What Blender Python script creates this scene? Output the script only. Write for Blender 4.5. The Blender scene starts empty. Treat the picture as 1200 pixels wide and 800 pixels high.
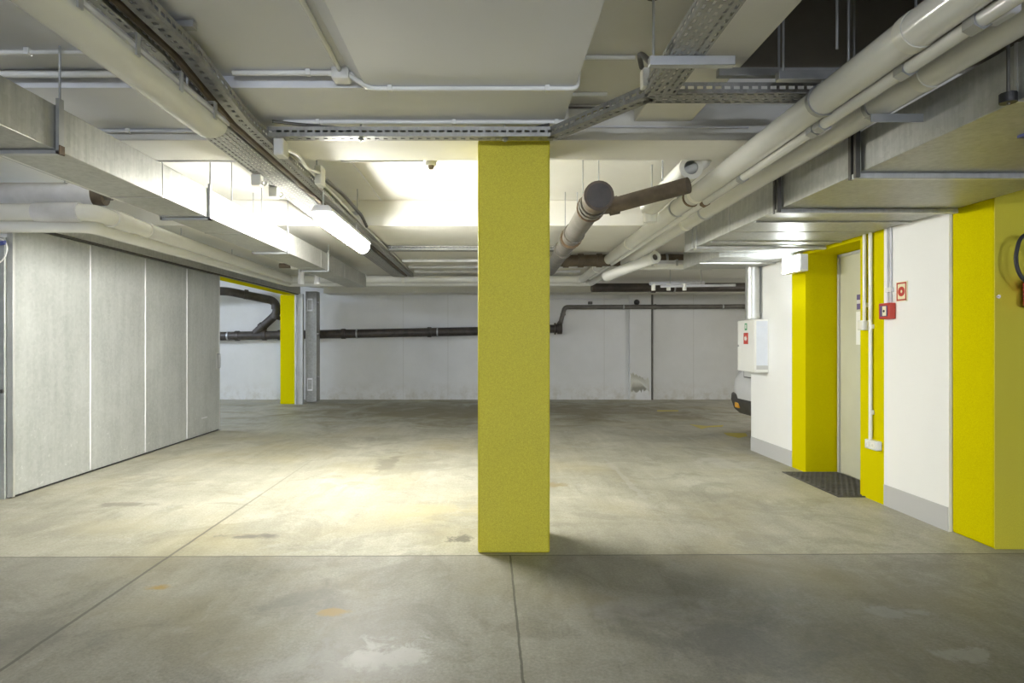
import bpy, bmesh, math, random
from mathutils import Vector, Matrix
random.seed(7)
S = bpy.context.scene
C = S.collection
F, HC, VX, VY = 720.0, 1.3, 572.0, 400.0
def at(px, py, Y):                      # where a sight line meets the depth Y
    return Vector(((px - VX) * Y / F, Y, HC - (py - VY) * Y / F))

# ------------------------------------------------------------------ materials
def nt(name):
    m = bpy.data.materials.new(name); m.use_nodes = True
    t = m.node_tree
    return m, t, t.nodes['Principled BSDF']
def ramp(t, fac, stops):
    r = t.nodes.new('ShaderNodeValToRGB'); e = r.color_ramp.elements
    while len(e) > 1: e.remove(e[-1])
    e[0].position = stops[0][0]; e[0].color = (*stops[0][1], 1)
    for p, c in stops[1:]:
        x = e.new(p); x.color = (*c, 1)
    t.links.new(fac, r.inputs[0]); return r.outputs[0]
def noise(t, vec, scale, detail=4, rough=.55, dist=0):
    n = t.nodes.new('ShaderNodeTexNoise'); n.inputs['Scale'].default_value = scale
    n.inputs['Detail'].default_value = detail; n.inputs['Roughness'].default_value = rough
    n.inputs['Distortion'].default_value = dist
    t.links.new(vec, n.inputs['Vector']); return n.outputs['Fac']
def coords(t, scale=(1,1,1), geo=False):
    if geo:
        o = t.nodes.new('ShaderNodeNewGeometry').outputs['Position']
    else:
        o = t.nodes.new('ShaderNodeTexCoord').outputs['Object']
    mp = t.nodes.new('ShaderNodeMapping'); mp.inputs['Scale'].default_value = scale
    t.links.new(o, mp.inputs['Vector']); return mp.outputs['Vector']
def mathn(t, op, a, b=None, c=None):
    n = t.nodes.new('ShaderNodeMath'); n.operation = op
    for i, v in enumerate((a, b, c)):
        if v is None: continue
        if isinstance(v, (int, float)): n.inputs[i].default_value = v
        else: t.links.new(v, n.inputs[i])
    return n.outputs[0]
def mix(t, fac, a, b, mode='MIX'):
    n = t.nodes.new('ShaderNodeMix'); n.data_type = 'RGBA'; n.blend_type = mode
    for sock, v in ((n.inputs[0], fac), (n.inputs[6], a), (n.inputs[7], b)):
        if isinstance(v, (int, float)): sock.default_value = v
        elif isinstance(v, tuple): sock.default_value = (*v, 1)
        else: t.links.new(v, sock)
    return n.outputs[2]
def bump(t, bs, h, strength=.2, dist=.01):
    b = t.nodes.new('ShaderNodeBump'); b.inputs['Strength'].default_value = strength
    b.inputs['Distance'].default_value = dist
    t.links.new(h, b.inputs['Height']); t.links.new(b.outputs[0], bs.inputs['Normal'])
def simple(name, col, rough=.5, metal=0, var=.12, scale=6, spec=.5):
    m, t, b = nt(name)
    f = noise(t, coords(t), scale, 5)
    lo = tuple(c * (1 - var) for c in col); hi = tuple(min(1, c * (1 + var)) for c in col)
    t.links.new(ramp(t, f, [(.3, lo), (.7, hi)]), b.inputs['Base Color'])
    b.inputs['Roughness'].default_value = rough; b.inputs['Metallic'].default_value = metal
    b.inputs['Specular IOR Level'].default_value = spec
    return m
def paint(name, col, dirt, amount=.25, grain=0, rough=.6, spec=.5):
    m, t, b = nt(name)
    v = coords(t, geo=True)
    f = noise(t, v, 1.3, 7, .65, .4)
    c = ramp(t, f, [(.35, col), (.75, tuple(a * (1 - amount) + d * amount for a, d in zip(col, dirt)))])
    f2 = noise(t, v, 14, 5, .7)
    c = mix(t, ramp(t, f2, [(.62, (0,0,0)), (.8, (.35,.35,.35))]), c, tuple(a * .8 + d * .2 for a, d in zip(col, dirt)))
    if grain:
        g = noise(t, v, 260, 2, .6)
        c = mix(t, grain, c, ramp(t, g, [(.3, (.02,.02,.02)), (.7, (1,1,1))]), 'OVERLAY')
        bump(t, b, g, .25, .004)
    else:
        bump(t, b, noise(t, v, 40, 4, .6), .08, .006)
    b.inputs['Specular IOR Level'].default_value = spec
    t.links.new(c, b.inputs['Base Color']); b.inputs['Roughness'].default_value = rough
    return m
def galv(name, col, rough=.42, metal=.75, streak=(9, 9, .6), var=.25, scuffed=False):
    m, t, b = nt(name)
    v = coords(t, geo=True)
    vo = t.nodes.new('ShaderNodeTexVoronoi'); vo.inputs['Scale'].default_value = 38; t.links.new(v, vo.inputs['Vector'])
    s = noise(t, coords(t, streak, True), 2.2, 6, .65)
    l = noise(t, v, 1.6, 5, .6, .5)
    f = mathn(t, 'ADD', mathn(t, 'MULTIPLY', s, .5), mathn(t, 'MULTIPLY', l, .5))
    base = ramp(t, f, [(.3, tuple(c * (1 - var) for c in col)), (.7, tuple(min(1, c * (1 + var)) for c in col))])
    sep = t.nodes.new('ShaderNodeSeparateColor'); t.links.new(vo.outputs['Color'], sep.inputs[0])
    base = mix(t, .10, base, vo.outputs['Color'], 'SOFT_LIGHT') if False else mix(t, mathn(t, 'MULTIPLY', sep.outputs[0], .10), base, (.9, .9, .88))
    if scuffed:
        sc_ = ramp(t, noise(t, v, 28, 6, .75), [(.60, (0,0,0)), (.70, (.6,.6,.6))])
        zz = t.nodes.new('ShaderNodeSeparateXYZ'); t.links.new(v, zz.inputs[0])
        base = mix(t, mathn(t, 'MULTIPLY', sc_, mathn(t, 'MAXIMUM', mathn(t, 'SUBTRACT', 1.3, zz.outputs[2]), .15)), base, (.82, .83, .82))
    t.links.new(base, b.inputs['Base Color'])
    r = mathn(t, 'ADD', rough - .1, mathn(t, 'MULTIPLY', f, .22))
    t.links.new(r, b.inputs['Roughness']); b.inputs['Metallic'].default_value = metal
    return m
def floor_mat():
    m, t, b = nt('worn_concrete')
    v = coords(t, geo=True)
    big = noise(t, v, .55, 6, .6, .6)
    med = noise(t, v, 2.6, 8, .68, .8)
    fine = noise(t, v, 22, 6, .7)
    streak = noise(t, coords(t, (5, .5, 1), True), 1.6, 6, .65, .5)
    f = mathn(t, 'ADD', mathn(t, 'MULTIPLY', big, .38), mathn(t, 'MULTIPLY', med, .32))
    f = mathn(t, 'ADD', f, mathn(t, 'ADD', mathn(t, 'MULTIPLY', fine, .12), mathn(t, 'MULTIPLY', streak, .18)))
    c = ramp(t, f, [(.38, (.235, .226, .175)), (.46, (.335, .322, .257)), (.53, (.40, .387, .315)), (.63, (.51, .496, .42))])
    st = ramp(t, noise(t, v, 1.5, 9, .7, 1.2), [(.50, (0,0,0)), (.58, (.42,.42,.42))])
    c = mix(t, st, c, (.22, .21, .165))
    pl = ramp(t, noise(t, coords(t, (1.0, .7, 1), True), 2.3, 9, .72, 1.0), [(.56, (0,0,0)), (.66, (.5,.5,.5))])
    c = mix(t, pl, c, (.46, .45, .40))
    gr = ramp(t, noise(t, v, 70, 4, .7), [(.3, (.72,.72,.72)), (.7, (1.2,1.2,1.2))])
    c = mix(t, .8, c, gr, 'MULTIPLY')
    # ochre tint patches
    yel = ramp(t, noise(t, v, .9, 4, .5, .3), [(.5, (0,0,0)), (.72, (.45,.45,.45))])
    c = mix(t, yel, c, (.36, .30, .14))
    sp = t.nodes.new('ShaderNodeSeparateXYZ'); t.links.new(v, sp.inputs[0])
    def blob(cx, cy, rx, ry, col, amt, ns=3, thr=.45, soft=.25):
        nonlocal c
        dx = mathn(t, 'DIVIDE', mathn(t, 'SUBTRACT', sp.outputs[0], cx), rx)
        dy = mathn(t, 'DIVIDE', mathn(t, 'SUBTRACT', sp.outputs[1], cy), ry)
        d = mathn(t, 'SQRT', mathn(t, 'ADD', mathn(t, 'MULTIPLY', dx, dx), mathn(t, 'MULTIPLY', dy, dy)))
        n = noise(t, v, ns, 7, .7, .6)
        k = mathn(t, 'SUBTRACT', mathn(t, 'ADD', mathn(t, 'MULTIPLY', n, 2.8), thr - .95), d)
        k = mathn(t, 'MULTIPLY', mathn(t, 'MINIMUM', mathn(t, 'MAXIMUM', mathn(t, 'DIVIDE', k, soft), 0.0), 1.0), amt)
        c = mix(t, k, c, col)
    blob(-.42, 2.55, .32, .22, (.70, .69, .64), .75, 9, .15, .35)    # pale patch
    blob(-.9, 3.1, .5, .3, (.16,.155,.135), .5, 4, .3, .6)
    blob(-1.9, 2.7, .5, .3, (.17,.165,.14), .4, 3, .3, .6)
    blob(-.62, 2.48, .6, .25, (.5, .49, .44), .5, 5, .2, .5)
    blob(-.75, 2.95, .10, .07, (.45, .30, .08), .9, 6, .3, .5)        # rust spots
    blob(-1.75, 3.25, .09, .06, (.45, .30, .08), .9, 6, .3, .5)
    blob(-1.6, 4.1, .30, .07, (.13, .125, .11), .8, 7, .3, .5)         # tyre smudges
    blob(-1.05, 6.6, .16, 1.0, (.17, .16, .12), .7, 3, .25, .4)
    blob(-2.9, 4.9, .35, .1, (.16, .15, .12), .7, 5, .3, .5)
    blob(1.95, 2.95, .28, .10, (.47, .47, .45), .55, 5, .25, .3)
    blob(1.98, 2.55, .22, .10, (.60, .59, .57), .5, 7, .2, .3)
    blob(.85, 2.95, .7, .25, (.46, .45, .43), .35, 4, .2, .4)
    blob(1.1, 2.7, .9, .5, (.15, .145, .13), .55, 3, .3, .6)
    blob(2.55, 6.6, .45, .5, (.52, .51, .48), .45, 4, .25, .4)
    blob(1.3, 6.0, .05, 1.6, (.42, .41, .375), .4, 5, .3, .3)         # ghost of a lane line
    blob(.55, 5.6, .25, .12, (.25, .20, .09), .8, 5, .3, .4)
    blob(0, 11.6, 5.5, 2.4, (.16, .135, .06), .85, 1.4, .5, .6)       # browner and darker at the far end
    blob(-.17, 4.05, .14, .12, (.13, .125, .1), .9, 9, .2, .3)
    blob(-.35, 4.75, .9, .45, (.40, .35, .19), .55, 2.2, .2, .6)  # ochre stain, also darkened to tame the lamp's hot spot
    blob(-1.2, 5.0, .8, .7, (.32, .31, .25), .45, 2.0, .2, .6)  # darker colour here evens out the pool of lamp light
    blob(-2.6, 4.3, .8, .3, (.36, .33, .22), .5, 2.2, .2, .6)
    # saw-cut joints
    wob = mathn(t, 'MULTIPLY', noise(t, v, 9, 3), .012)
    def line(coord, pos, w, col, gate=None):
        nonlocal c
        d = mathn(t, 'ABSOLUTE', mathn(t, 'SUBTRACT', mathn(t, 'ADD', coord, wob), pos + .006))
        k = mathn(t, 'LESS_THAN', d, w)
        if gate is not None: k = mathn(t, 'MULTIPLY', k, gate)
        c = mix(t, mathn(t, 'MULTIPLY', k, .8), c, col)
    tilt = mathn(t, 'SUBTRACT', sp.outputs[1], mathn(t, 'MULTIPLY', sp.outputs[0], .011))
    line(tilt, 3.735, .007, (.10, .095, .075))
    line(sp.outputs[0], -1.93, .009, (.12, .11, .09), mathn(t, 'MINIMUM', mathn(t, 'MAXIMUM', mathn(t, 'MULTIPLY', mathn(t, 'SUBTRACT', 7.2, sp.outputs[1]), .35), 0.0), 1.0))
    line(sp.outputs[0], .134, .0055, (.10, .095, .075), mathn(t, 'LESS_THAN', sp.outputs[1], 3.74))
    # slab before the joint: greyer, with the dim foreground light put in its colour
    near = mathn(t, 'LESS_THAN', tilt, 3.735)
    c = mix(t, near, c, (.69, .69, .73), 'MULTIPLY')
    specks = ramp(t, noise(t, v, 60, 3, .5), [(.70, (0,0,0)), (.74, (.5,.5,.5))])
    c = mix(t, specks, c, (.16, .15, .12))
    t.links.new(c, b.inputs['Base Color'])
    t.links.new(mathn(t, 'ADD', .36, mathn(t, 'MULTIPLY', med, .3)), b.inputs['Roughness'])
    b.inputs['Specular IOR Level'].default_value = .35
    bump(t, b, fine, .12, .006)
    return m
def emit(name, col, strength, base=(.9,.9,.9)):
    m, t, b = nt(name)
    b.inputs['Base Color'].default_value = (*base, 1)
    b.inputs['Emission Color'].default_value = (*col, 1); b.inputs['Emission Strength'].default_value = strength
    b.inputs['Roughness'].default_value = .4
    return m
def back_wall_mat():
    m, t, b = nt('stained_white_wall')
    v = coords(t, geo=True)
    sp = t.nodes.new('ShaderNodeSeparateXYZ'); t.links.new(v, sp.inputs[0])
    c = ramp(t, noise(t, v, 1.0, 6, .6), [(.35, (.73,.73,.725)), (.7, (.65,.65,.635))])
    low = mathn(t, 'MULTIPLY', mathn(t, 'MAXIMUM', mathn(t, 'SUBTRACT', .42, sp.outputs[2]), 0.0), 2.6)
    k = mathn(t, 'MULTIPLY', low, ramp(t, noise(t, v, 5, 7, .7), [(.45, (0,0,0)), (.7, (1,1,1))]))
    c = mix(t, mathn(t, 'MINIMUM', k, .8), c, (.52,.49,.42))
    for x in (-1.9, -.9, 2.6, 4.6):
        d = mathn(t, 'LESS_THAN', mathn(t, 'ABSOLUTE', mathn(t, 'SUBTRACT', sp.outputs[0], x)), .01)
        c = mix(t, mathn(t, 'MULTIPLY', d, .35), c, (.5,.49,.45))
    t.links.new(c, b.inputs['Base Color']); b.inputs['Roughness'].default_value = .7
    bump(t, b, noise(t, v, 30, 4), .1, .006)
    return m
M = dict(
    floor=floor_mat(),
    ceil=paint('cream_ceiling', (.76,.75,.705), (.55,.52,.42), .3),
    ceilgrey=paint('pale_grey_ceiling', (.69,.70,.74), (.6,.6,.59), .25),
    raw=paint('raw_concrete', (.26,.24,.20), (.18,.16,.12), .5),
    white=paint('white_wall', (.86,.86,.85), (.72,.71,.68), .12),
    back=back_wall_mat(),
    grey=paint('grey_base_paint', (.50,.50,.50), (.4,.4,.4), .2),
    flake=paint('flaked_plaster', (.56,.55,.46), (.72,.71,.66), .9),
    yellow=paint('yellow_paint', (.60,.53,.002), (.5,.43,.003), .25, .22, .55, 0.0),
    frontlit=paint('front_lit_yellow_paint', (.62,.545,.042), (.52,.46,.08), .25, .25, .55, .25),  # yellow paint with the paler front light put into its colour
    galv=galv('galvanised_sheet', (.58,.585,.57)),
    galvdoor=galv('zinc_door_sheet', (.42,.435,.425), .42, .35, (5, 5, .45), .2, True),
    galvduct=galv('duct_sheet', (.42,.425,.40), .45, .55, (14, 14, 1.2), .3),
    galvtray=galv('tray_steel', (.30,.30,.285), .45, .6),
    steel=simple('hanger_steel', (.45,.46,.47), .4, .8),
    dark=simple('dark_steel', (.10,.095,.085), .5, .3),
    pvc=simple('white_plastic_pipe', (.80,.80,.77), .17, 0, .04, 2),
    lag=simple('foil_lagging', (.66,.66,.69), .45, 0, .15, 5),
    cream=simple('cream_plastic', (.76,.75,.68), .4, 0, .05),
    diff=simple('diffuser_plastic', (.78,.78,.72), .22, 0, .03, 3),
    soil=simple('dark_pipe', (.055,.045,.038), .5, .1, .4, 8),
    greypipe=simple('grey_brown_pipe', (.115,.105,.09), .45, 0, .3, 7),
    brown=simple('brown_pipe', (.10,.075,.05), .6, 0, .4, 8),
    rust=simple('rusty_steel', (.15,.10,.06), .7, .2, .4, 12),
    red=simple('red_plastic', (.52,.05,.03), .4, 0, .08),
    signcream=simple('pale_sign_face', (.85,.80,.55), .4, 0, .03),
    purple=simple('violet_sign', (.12,.09,.22), .5, 0, .1),
    blue=simple('blue_tie', (.08,.1,.32), .5, 0, .1),
    black=simple('black_rubber', (.02,.02,.02), .5, 0, .2),
    rubber=simple('mat_rubber', (.085,.08,.07), .7, 0, .3),
    carwhite=simple('white_car_paint', (.82,.82,.82), .2, 0, .02),
    glass=simple('dark_car_glass', (.02,.022,.025), .08, 0, .1),
    clear=simple('pale_cabinet_window', (.68,.71,.78), .15, 0, .05),
    amber=simple('amber_lens', (.7,.35,.03), .25, 0, .1),
    green=simple('green_sign', (.05,.3,.12), .5, 0, .1),
    door=simple('grey_green_door', (.56,.56,.46), .45, 0, .05, 3),
    fpaint=paint('yellow_floor_paint', (.55,.45,.05), (.3,.27,.15), .6),
    lamp=emit('lit_diffuser', (1.0,.985,.90), 160),
    lampend=emit('lit_diffuser_end', (1.0,.985,.90), 4),
    lampback=emit('lit_diffuser_cool', (.70,.80,1.0), 150),
    lampfill=emit('added_fill_cool', (.83,.89,1.0), 410),
    fillcar=emit('added_fill_dim', (1.0,.99,.95), 55),
    exit=emit('lit_sign_face', (.90,.96,1.0), 85),
)

# ------------------------------------------------------------------ mesh helpers
class MB:
    def __init__(s): s.b = bmesh.new()
    def box(s, x0, x1, y0, y1, z0, z1):
        v = [s.b.verts.new(p) for p in ((x0,y0,z0),(x1,y0,z0),(x1,y1,z0),(x0,y1,z0),(x0,y0,z1),(x1,y0,z1),(x1,y1,z1),(x0,y1,z1))]
        for f in ((0,3,2,1),(4,5,6,7),(0,1,5,4),(1,2,6,5),(2,3,7,6),(3,0,4,7)): s.b.faces.new([v[i] for i in f])
        return s
    def prism(s, pts, axis, a, c):
        """polygon pts extruded along an axis from a to c"""
        def P(u, v, w): return {'x': (w,u,v), 'y': (u,w,v), 'z': (u,v,w)}[axis]
        A = [s.b.verts.new(P(u, v, a)) for u, v in pts]; B = [s.b.verts.new(P(u, v, c)) for u, v in pts]
        n = len(pts)
        s.b.faces.new(A); s.b.faces.new(B[::-1])
        for i in range(n): s.b.faces.new((A[i], B[i], B[(i+1) % n], A[(i+1) % n]))
        return s
    def tube(s, pts, r, seg=12, fillet=0, cap=True, inner=None):
        pts = [Vector(p) for p in pts]
        if fillet: pts = rounded(pts, fillet)
        rr = r if isinstance(r, (list, tuple)) else [r] * len(pts)
        rings = []; up = None
        for i, p in enumerate(pts):
            d = ((pts[min(i+1, len(pts)-1)] - p).normalized() + (p - pts[max(i-1, 0)]).normalized()).normalized()
            if up is None:
                up = Vector((0,0,1)) if abs(d.z) < .9 else Vector((1,0,0))
            u = (up - d * up.dot(d)).normalized(); w = d.cross(u); up = u
            rings.append([s.b.verts.new(p + (u * math.cos(6.28318*k/seg) + w * math.sin(6.28318*k/seg)) * rr[i]) for k in range(seg)])
        for A, B in zip(rings, rings[1:]):
            for k in range(seg): s.b.faces.new((A[k], A[(k+1) % seg], B[(k+1) % seg], B[k]))
        if cap: s.b.faces.new(rings[0][::-1]); s.b.faces.new(rings[-1])
        return s
    def ring(s, p, d, r0, r1, w, seg=20):
        """hollow collar around p, axis d, inner r0, outer r1, width w"""
        p = Vector(p); d = Vector(d).normalized()
        up = Vector((0,0,1)) if abs(d.z) < .9 else Vector((1,0,0))
        u = (up - d * up.dot(d)).normalized(); v = d.cross(u)
        L = []
        for r, o in ((r0, -w/2), (r1, -w/2), (r1, w/2), (r0, w/2)):
            L.append([s.b.verts.new(p + d * o + (u * math.cos(6.28318*k/seg) + v * math.sin(6.28318*k/seg)) * r) for k in range(seg)])
        for j in range(4):
            A, B = L[j], L[(j+1) % 4]
            for k in range(seg): s.b.faces.new((A[k], B[k], B[(k+1) % seg], A[(k+1) % seg]))
        return s
    def perf(s, O, U, V, lu, lv, cu, cv, hu, hv, stagger=True, thick=.002):
        """sheet with real slots: cells cu x cv, holes hu x hv"""
        O, U, V = Vector(O), Vector(U).normalized(), Vector(V).normalized()
        nu, nv = max(1, round(lu / cu)), max(1, round(lv / cv)); cu, cv = lu / nu, lv / nv
        hu, hv = min(hu, cu * .8), min(hv, cv * .8)
        N = U.cross(V) * thick
        for j in range(nv):
            off = cu / 2 if (stagger and j % 2) else 0
            cells = [(i * cu - off, (i + 1) * cu - off) for i in range(nu + (1 if off else 0))]
            for a, c in cells:
                a2, c2 = max(a, 0), min(c, lu)
                y0, y1 = j * cv, (j + 1) * cv
                q = lambda u, v: s.b.verts.new(O + U * u + V * v)
                if c2 - a2 < cu * .9:
                    s.b.faces.new((q(a2, y0), q(c2, y0), q(c2, y1), q(a2, y1))); continue
                m, n = (a + c) / 2, (y0 + y1) / 2
                o = [q(a, y0), q(c, y0), q(c, y1), q(a, y1)]
                i_ = [q(m - hu/2, n - hv/2), q(m + hu/2, n - hv/2), q(m + hu/2, n + hv/2), q(m - hu/2, n + hv/2)]
                for k in range(4): s.b.faces.new((o[k], o[(k+1) % 4], i_[(k+1) % 4], i_[k]))
        return s
    def build(s, name, mat, parent=None, bevel=0, seg=2, solid=0, smooth=True):
        bmesh.ops.remove_doubles(s.b, verts=s.b.verts[:], dist=1e-5)
        bmesh.ops.recalc_face_normals(s.b, faces=s.b.faces[:])
        me = bpy.data.meshes.new(name); s.b.to_mesh(me); s.b.free()
        if smooth:
            for p in me.polygons: p.use_smooth = True
            me.set_sharp_from_angle(angle=math.radians(38))
        o = bpy.data.objects.new(name, me); C.objects.link(o)
        me.materials.append(M[mat])
        if solid:
            d = o.modifiers.new('solid', 'SOLIDIFY'); d.thickness = solid; d.offset = 0
        if bevel:
            d = o.modifiers.new('bevel', 'BEVEL'); d.width = bevel; d.segments = seg; d.limit_method = 'ANGLE'; d.angle_limit = .6
        if parent is not None:
            o.parent = parent
            o.matrix_parent_inverse = Matrix.Translation(-parent.location)
        return o
def rounded(pts, rad, n=6):
    out = [pts[0]]
    for a, b, c in zip(pts, pts[1:], pts[2:]):
        d1, d2 = (a - b), (c - b)
        r = min(rad, d1.length * .49, d2.length * .49)
        p, q = b + d1.normalized() * r, b + d2.normalized() * r
        for k in range(n + 1):
            t = k / n; out.append(p * (1-t)**2 + b * 2*t*(1-t) + q * t*t)
    out.append(pts[-1]); return out
def tag(o, label, cat, group=None, kind=None):
    o['label'] = label; o['category'] = cat
    if group: o['group'] = group
    if kind: o['kind'] = kind
    return o
def thing(name, label, cat, loc=(0,0,0), group=None, kind=None):
    o = bpy.data.objects.new(name, None); C.objects.link(o); o.location = loc; o.empty_display_size = .1
    return tag(o, label, cat, group, kind)
def struct(name, mb, mat, bevel=0):
    o = mb.build(name, mat, None, bevel); o['kind'] = 'structure'; return o
def plabel(o, text): o['label'] = text; return o
def rods(p, *L, name='hanger_rod', mat='steel'):
    for x, y, z0, z1 in L: MB().tube([(x,y,z0),(x,y,z1)], .005, 8).build(name, mat, p)
def rod(p, x, y, z0, z1, r=.005, name='hanger_rod', mat='steel'):
    return MB().tube([(x,y,z0),(x,y,z1)], r, 8).build(name, mat, p)
ZS = 2.765   # slab

# ------------------------------------------------------------------ the shell
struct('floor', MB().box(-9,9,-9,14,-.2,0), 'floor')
struct('ceiling', MB().box(-9,1.25,-9,14,ZS,2.95), 'ceil')
struct('ceiling', MB().box(1.25,9,3.79,14,ZS,2.95), 'ceil')
struct('ceiling', MB().box(1.25,9,-9,.9,ZS,2.95), 'ceil')
struct('ceiling', MB().box(3.15,9,.9,3.79,ZS,2.95), 'ceil')
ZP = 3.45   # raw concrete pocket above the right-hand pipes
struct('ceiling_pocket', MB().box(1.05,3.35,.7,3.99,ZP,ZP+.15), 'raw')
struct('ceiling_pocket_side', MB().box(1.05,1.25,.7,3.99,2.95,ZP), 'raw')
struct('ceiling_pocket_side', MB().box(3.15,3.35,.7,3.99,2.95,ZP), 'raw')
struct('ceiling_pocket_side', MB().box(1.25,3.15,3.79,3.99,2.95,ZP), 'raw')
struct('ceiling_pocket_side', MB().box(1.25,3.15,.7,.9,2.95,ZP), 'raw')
# stepped soffits in front of the cross beam
struct('ceiling_slab', MB().box(-9,-.66,-9,3.15,2.66,ZS), 'ceilgrey')
struct('ceiling_drop', MB().prism([(-.624,2.60),(.445,2.60),(.445,ZS),(-.70,ZS),(-.70,2.66)], 'y', -9, 3.80), 'ceilgrey')
struct('ceiling_step', MB().box(-9,-.624,3.15,3.80,2.60,ZS), 'ceilgrey')
struct('ceiling_beam', MB().box(-9,3.16,3.79,4.21,2.54,ZS), 'ceil', .006)
struct('ceiling_band', MB().box(.90,1.25,-9,3.79,2.655,ZS), 'ceil', .006)
struct('ceiling_slab', MB().box(-3.96,9,6.37,13.76,2.50,ZS), 'ceil', .006)
struct('ceiling_beam', MB().box(-3.54,9,13.2,13.76,2.345,ZS), 'ceil', .006)
# walls
struct('wall_back', MB().box(-9,9,13.76,13.96,0,ZS), 'back')
struct('wall_back_pilaster', MB().box(3.15,3.63,13.68,13.76,0,2.345), 'back')
struct('wall_near', MB().box(-9,9,-9.2,-9,0,ZS), 'white')
struct('wall_left', MB().box(-9.2,-9,-9,14,0,ZS), 'white')
struct('wall_right', MB().box(9,9.2,-9,14,0,ZS), 'white')
struct('wall_left_bay', MB().box(-9,-4.30,5.09,5.29,0,ZS), 'white')
struct('wall_left_inner', MB().box(-4.18,-3.985,5.10,9.0,0,2.28), 'white')
struct('wall_left_lintel', MB().box(-4.25,-3.96,9.0,12.75,2.27,ZS), 'yellow')
# right-hand block with the recessed door
XR = 3.15
w = MB().box(XR,3.65,4.20,4.888,0,ZS); struct('wall_right_side', w, 'white')
w = MB().box(XR,3.65,6.37,7.36,0,ZS); struct('wall_right_side', w, 'white')
struct('wall_right_jamb', MB().box(XR,3.65,4.888,5.20,0,ZS), 'yellow')
struct('wall_right_jamb', MB().box(XR,3.65,6.097,6.37,0,ZS), 'yellow')
struct('wall_right_lintel', MB().box(XR,3.65,5.20,6.097,2.16,ZS), 'yellow')
struct('wall_right_recess', MB().box(3.53,3.65,5.20,6.097,0,2.16), 'white')
struct('baseboard_right', MB().box(XR-.006,XR,4.205,4.884,0,.165), 'grey')
struct('baseboard_right', MB().box(XR-.006,XR,6.372,7.36,0,.165), 'grey')
struct('wall_front_right', MB().box(3.9,9,3.85,4.2,0,ZS), 'white')
struct('wall_block_end', MB().box(3.65,9,7.16,7.36,0,ZS), 'white')
# door in the recess
d = MB().box(3.475,3.525,5.21,6.06,.01,2.13).build('door_1', 'door', None, .003); d['kind'] = 'structure'
d['label'] = 'pale grey-green door in the yellow recess'
MB().box(3.46,3.53,6.06,6.09,0,2.155).box(3.46,3.53,5.2,6.09,2.13,2.155).build('door_frame', 'grey', d)
MB().tube([(3.475,5.28,1.05),(3.43,5.28,1.05),(3.43,5.40,1.05)], .009, 8, .02).build('door_handle', 'steel', d)

# ------------------------------------------------------------------ columns
def column(label, x0, x1, y0, y1, z1, bev=.012):
    o = MB().box(x0,x1,y0,y1,0,z1).build('column', 'frontlit' if -1 < x0 < 1 else 'yellow', None, bev)
    return tag(o, label, 'column', kind='thing')
column('wide yellow square column standing alone in the middle of the floor', -.063,.380,3.775,4.205,2.54)
column('small far yellow column beside the opening past the metal sliding door', -4.32,-4.0,12.76,13.1,2.27)
p_ = column('yellow wall pillar beside the white wall with the red call point', 3.168,3.895,3.85,4.195,2.76)

MB().box(3.172,3.895,3.846,3.851,0,2.76).build('front_face', 'frontlit', p_)['label'] = 'paler yellow front face, front light put in its colour'  # skin over the same yellow, its paler front light painted in

# ------------------------------------------------------------------ sliding fire door
XD = -3.94
t = thing('sliding_door', 'large galvanised metal sliding fire door of four tall panels', 'door', (XD-.02,7.05,0), kind='thing')
ys = [5.11, 6.085, 7.06, 8.035, 9.0]
for a, b in zip(ys, ys[1:]):
    MB().box(XD-.04,XD,a+.001,b-.001,.02,2.262).build('door_panel', 'galvdoor', t, .003)
for y in ys[1:4]:
    MB().prism([(XD,y-.009),(XD+.008,y),(XD,y+.009)], 'z', .03, 2.25).build('seam_strip', 'lag', t)
MB().box(XD-.042,XD+.006,5.085,5.11,.01,2.262).build('edge_strip', 'galv', t, .002)
MB().box(XD-.042,XD+.004,9.0,9.02,.01,2.262).build('edge_strip', 'galv', t, .002)
MB().box(XD-.035,XD-.01,5.11,9.0,.004,.02).build('bottom_seal', 'black', t)
h = MB().tube([(XD,8.93,1.12),(XD+.05,8.93,1.12),(XD+.05,8.93,.92),(XD,8.93,.92)], .008, 8, .02)
h.build('handle', 'steel', t)
MB().box(XD,XD+.004,8.90,8.96,.90,1.14).build('handle_plate', 'galv', t, .001)
MB().box(XD,XD+.002,8.45,8.62,.235,.25).build('maker_plate', 'lag', t)
# track
t = thing('door_track', 'long grey sliding door track and hood above the metal door', 'track', (XD,9,2.27))
MB().box(XD-.045,XD+.045,5.10,12.75,2.285,2.44).build('track_hood', 'galvduct', t, .004)
MB().box(XD-.03,XD+.02,5.10,12.75,2.265,2.287).build('rail', 'dark', t)
# post at the near end of the door and its cable
t = thing('door_post', 'grey metal post at the near end of the sliding door', 'post', (-4.1,5.12,0))
MB().box(-4.30,-3.985,5.06,5.085,0,2.16).box(-4.30,-4.27,5.06,5.088,0,2.16).build('face_plate', 'galvdoor', t, .003)
MB().tube([(-4.0,5.06,.89),(-4.0,5.045,.89)], .016, 12).build('stopper', 'dark', t)
t = MB().tube([at(-14,278,5.03), at(4,280,5.03), at(9.5,290,5.03), at(5,303,5.03), at(-6,312,5.03)], .006, 8, .08).build('cable', 'pvc')
tag(t, 'white cable looped on the grey post by the sliding door', 'cable')
t = MB().tube([at(-6,286,5.02), at(6,284,5.02)], .018, 10).build('cable_tie', 'blue')
tag(t, 'blue band around the white cable on the grey post', 'cable tie')
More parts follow.
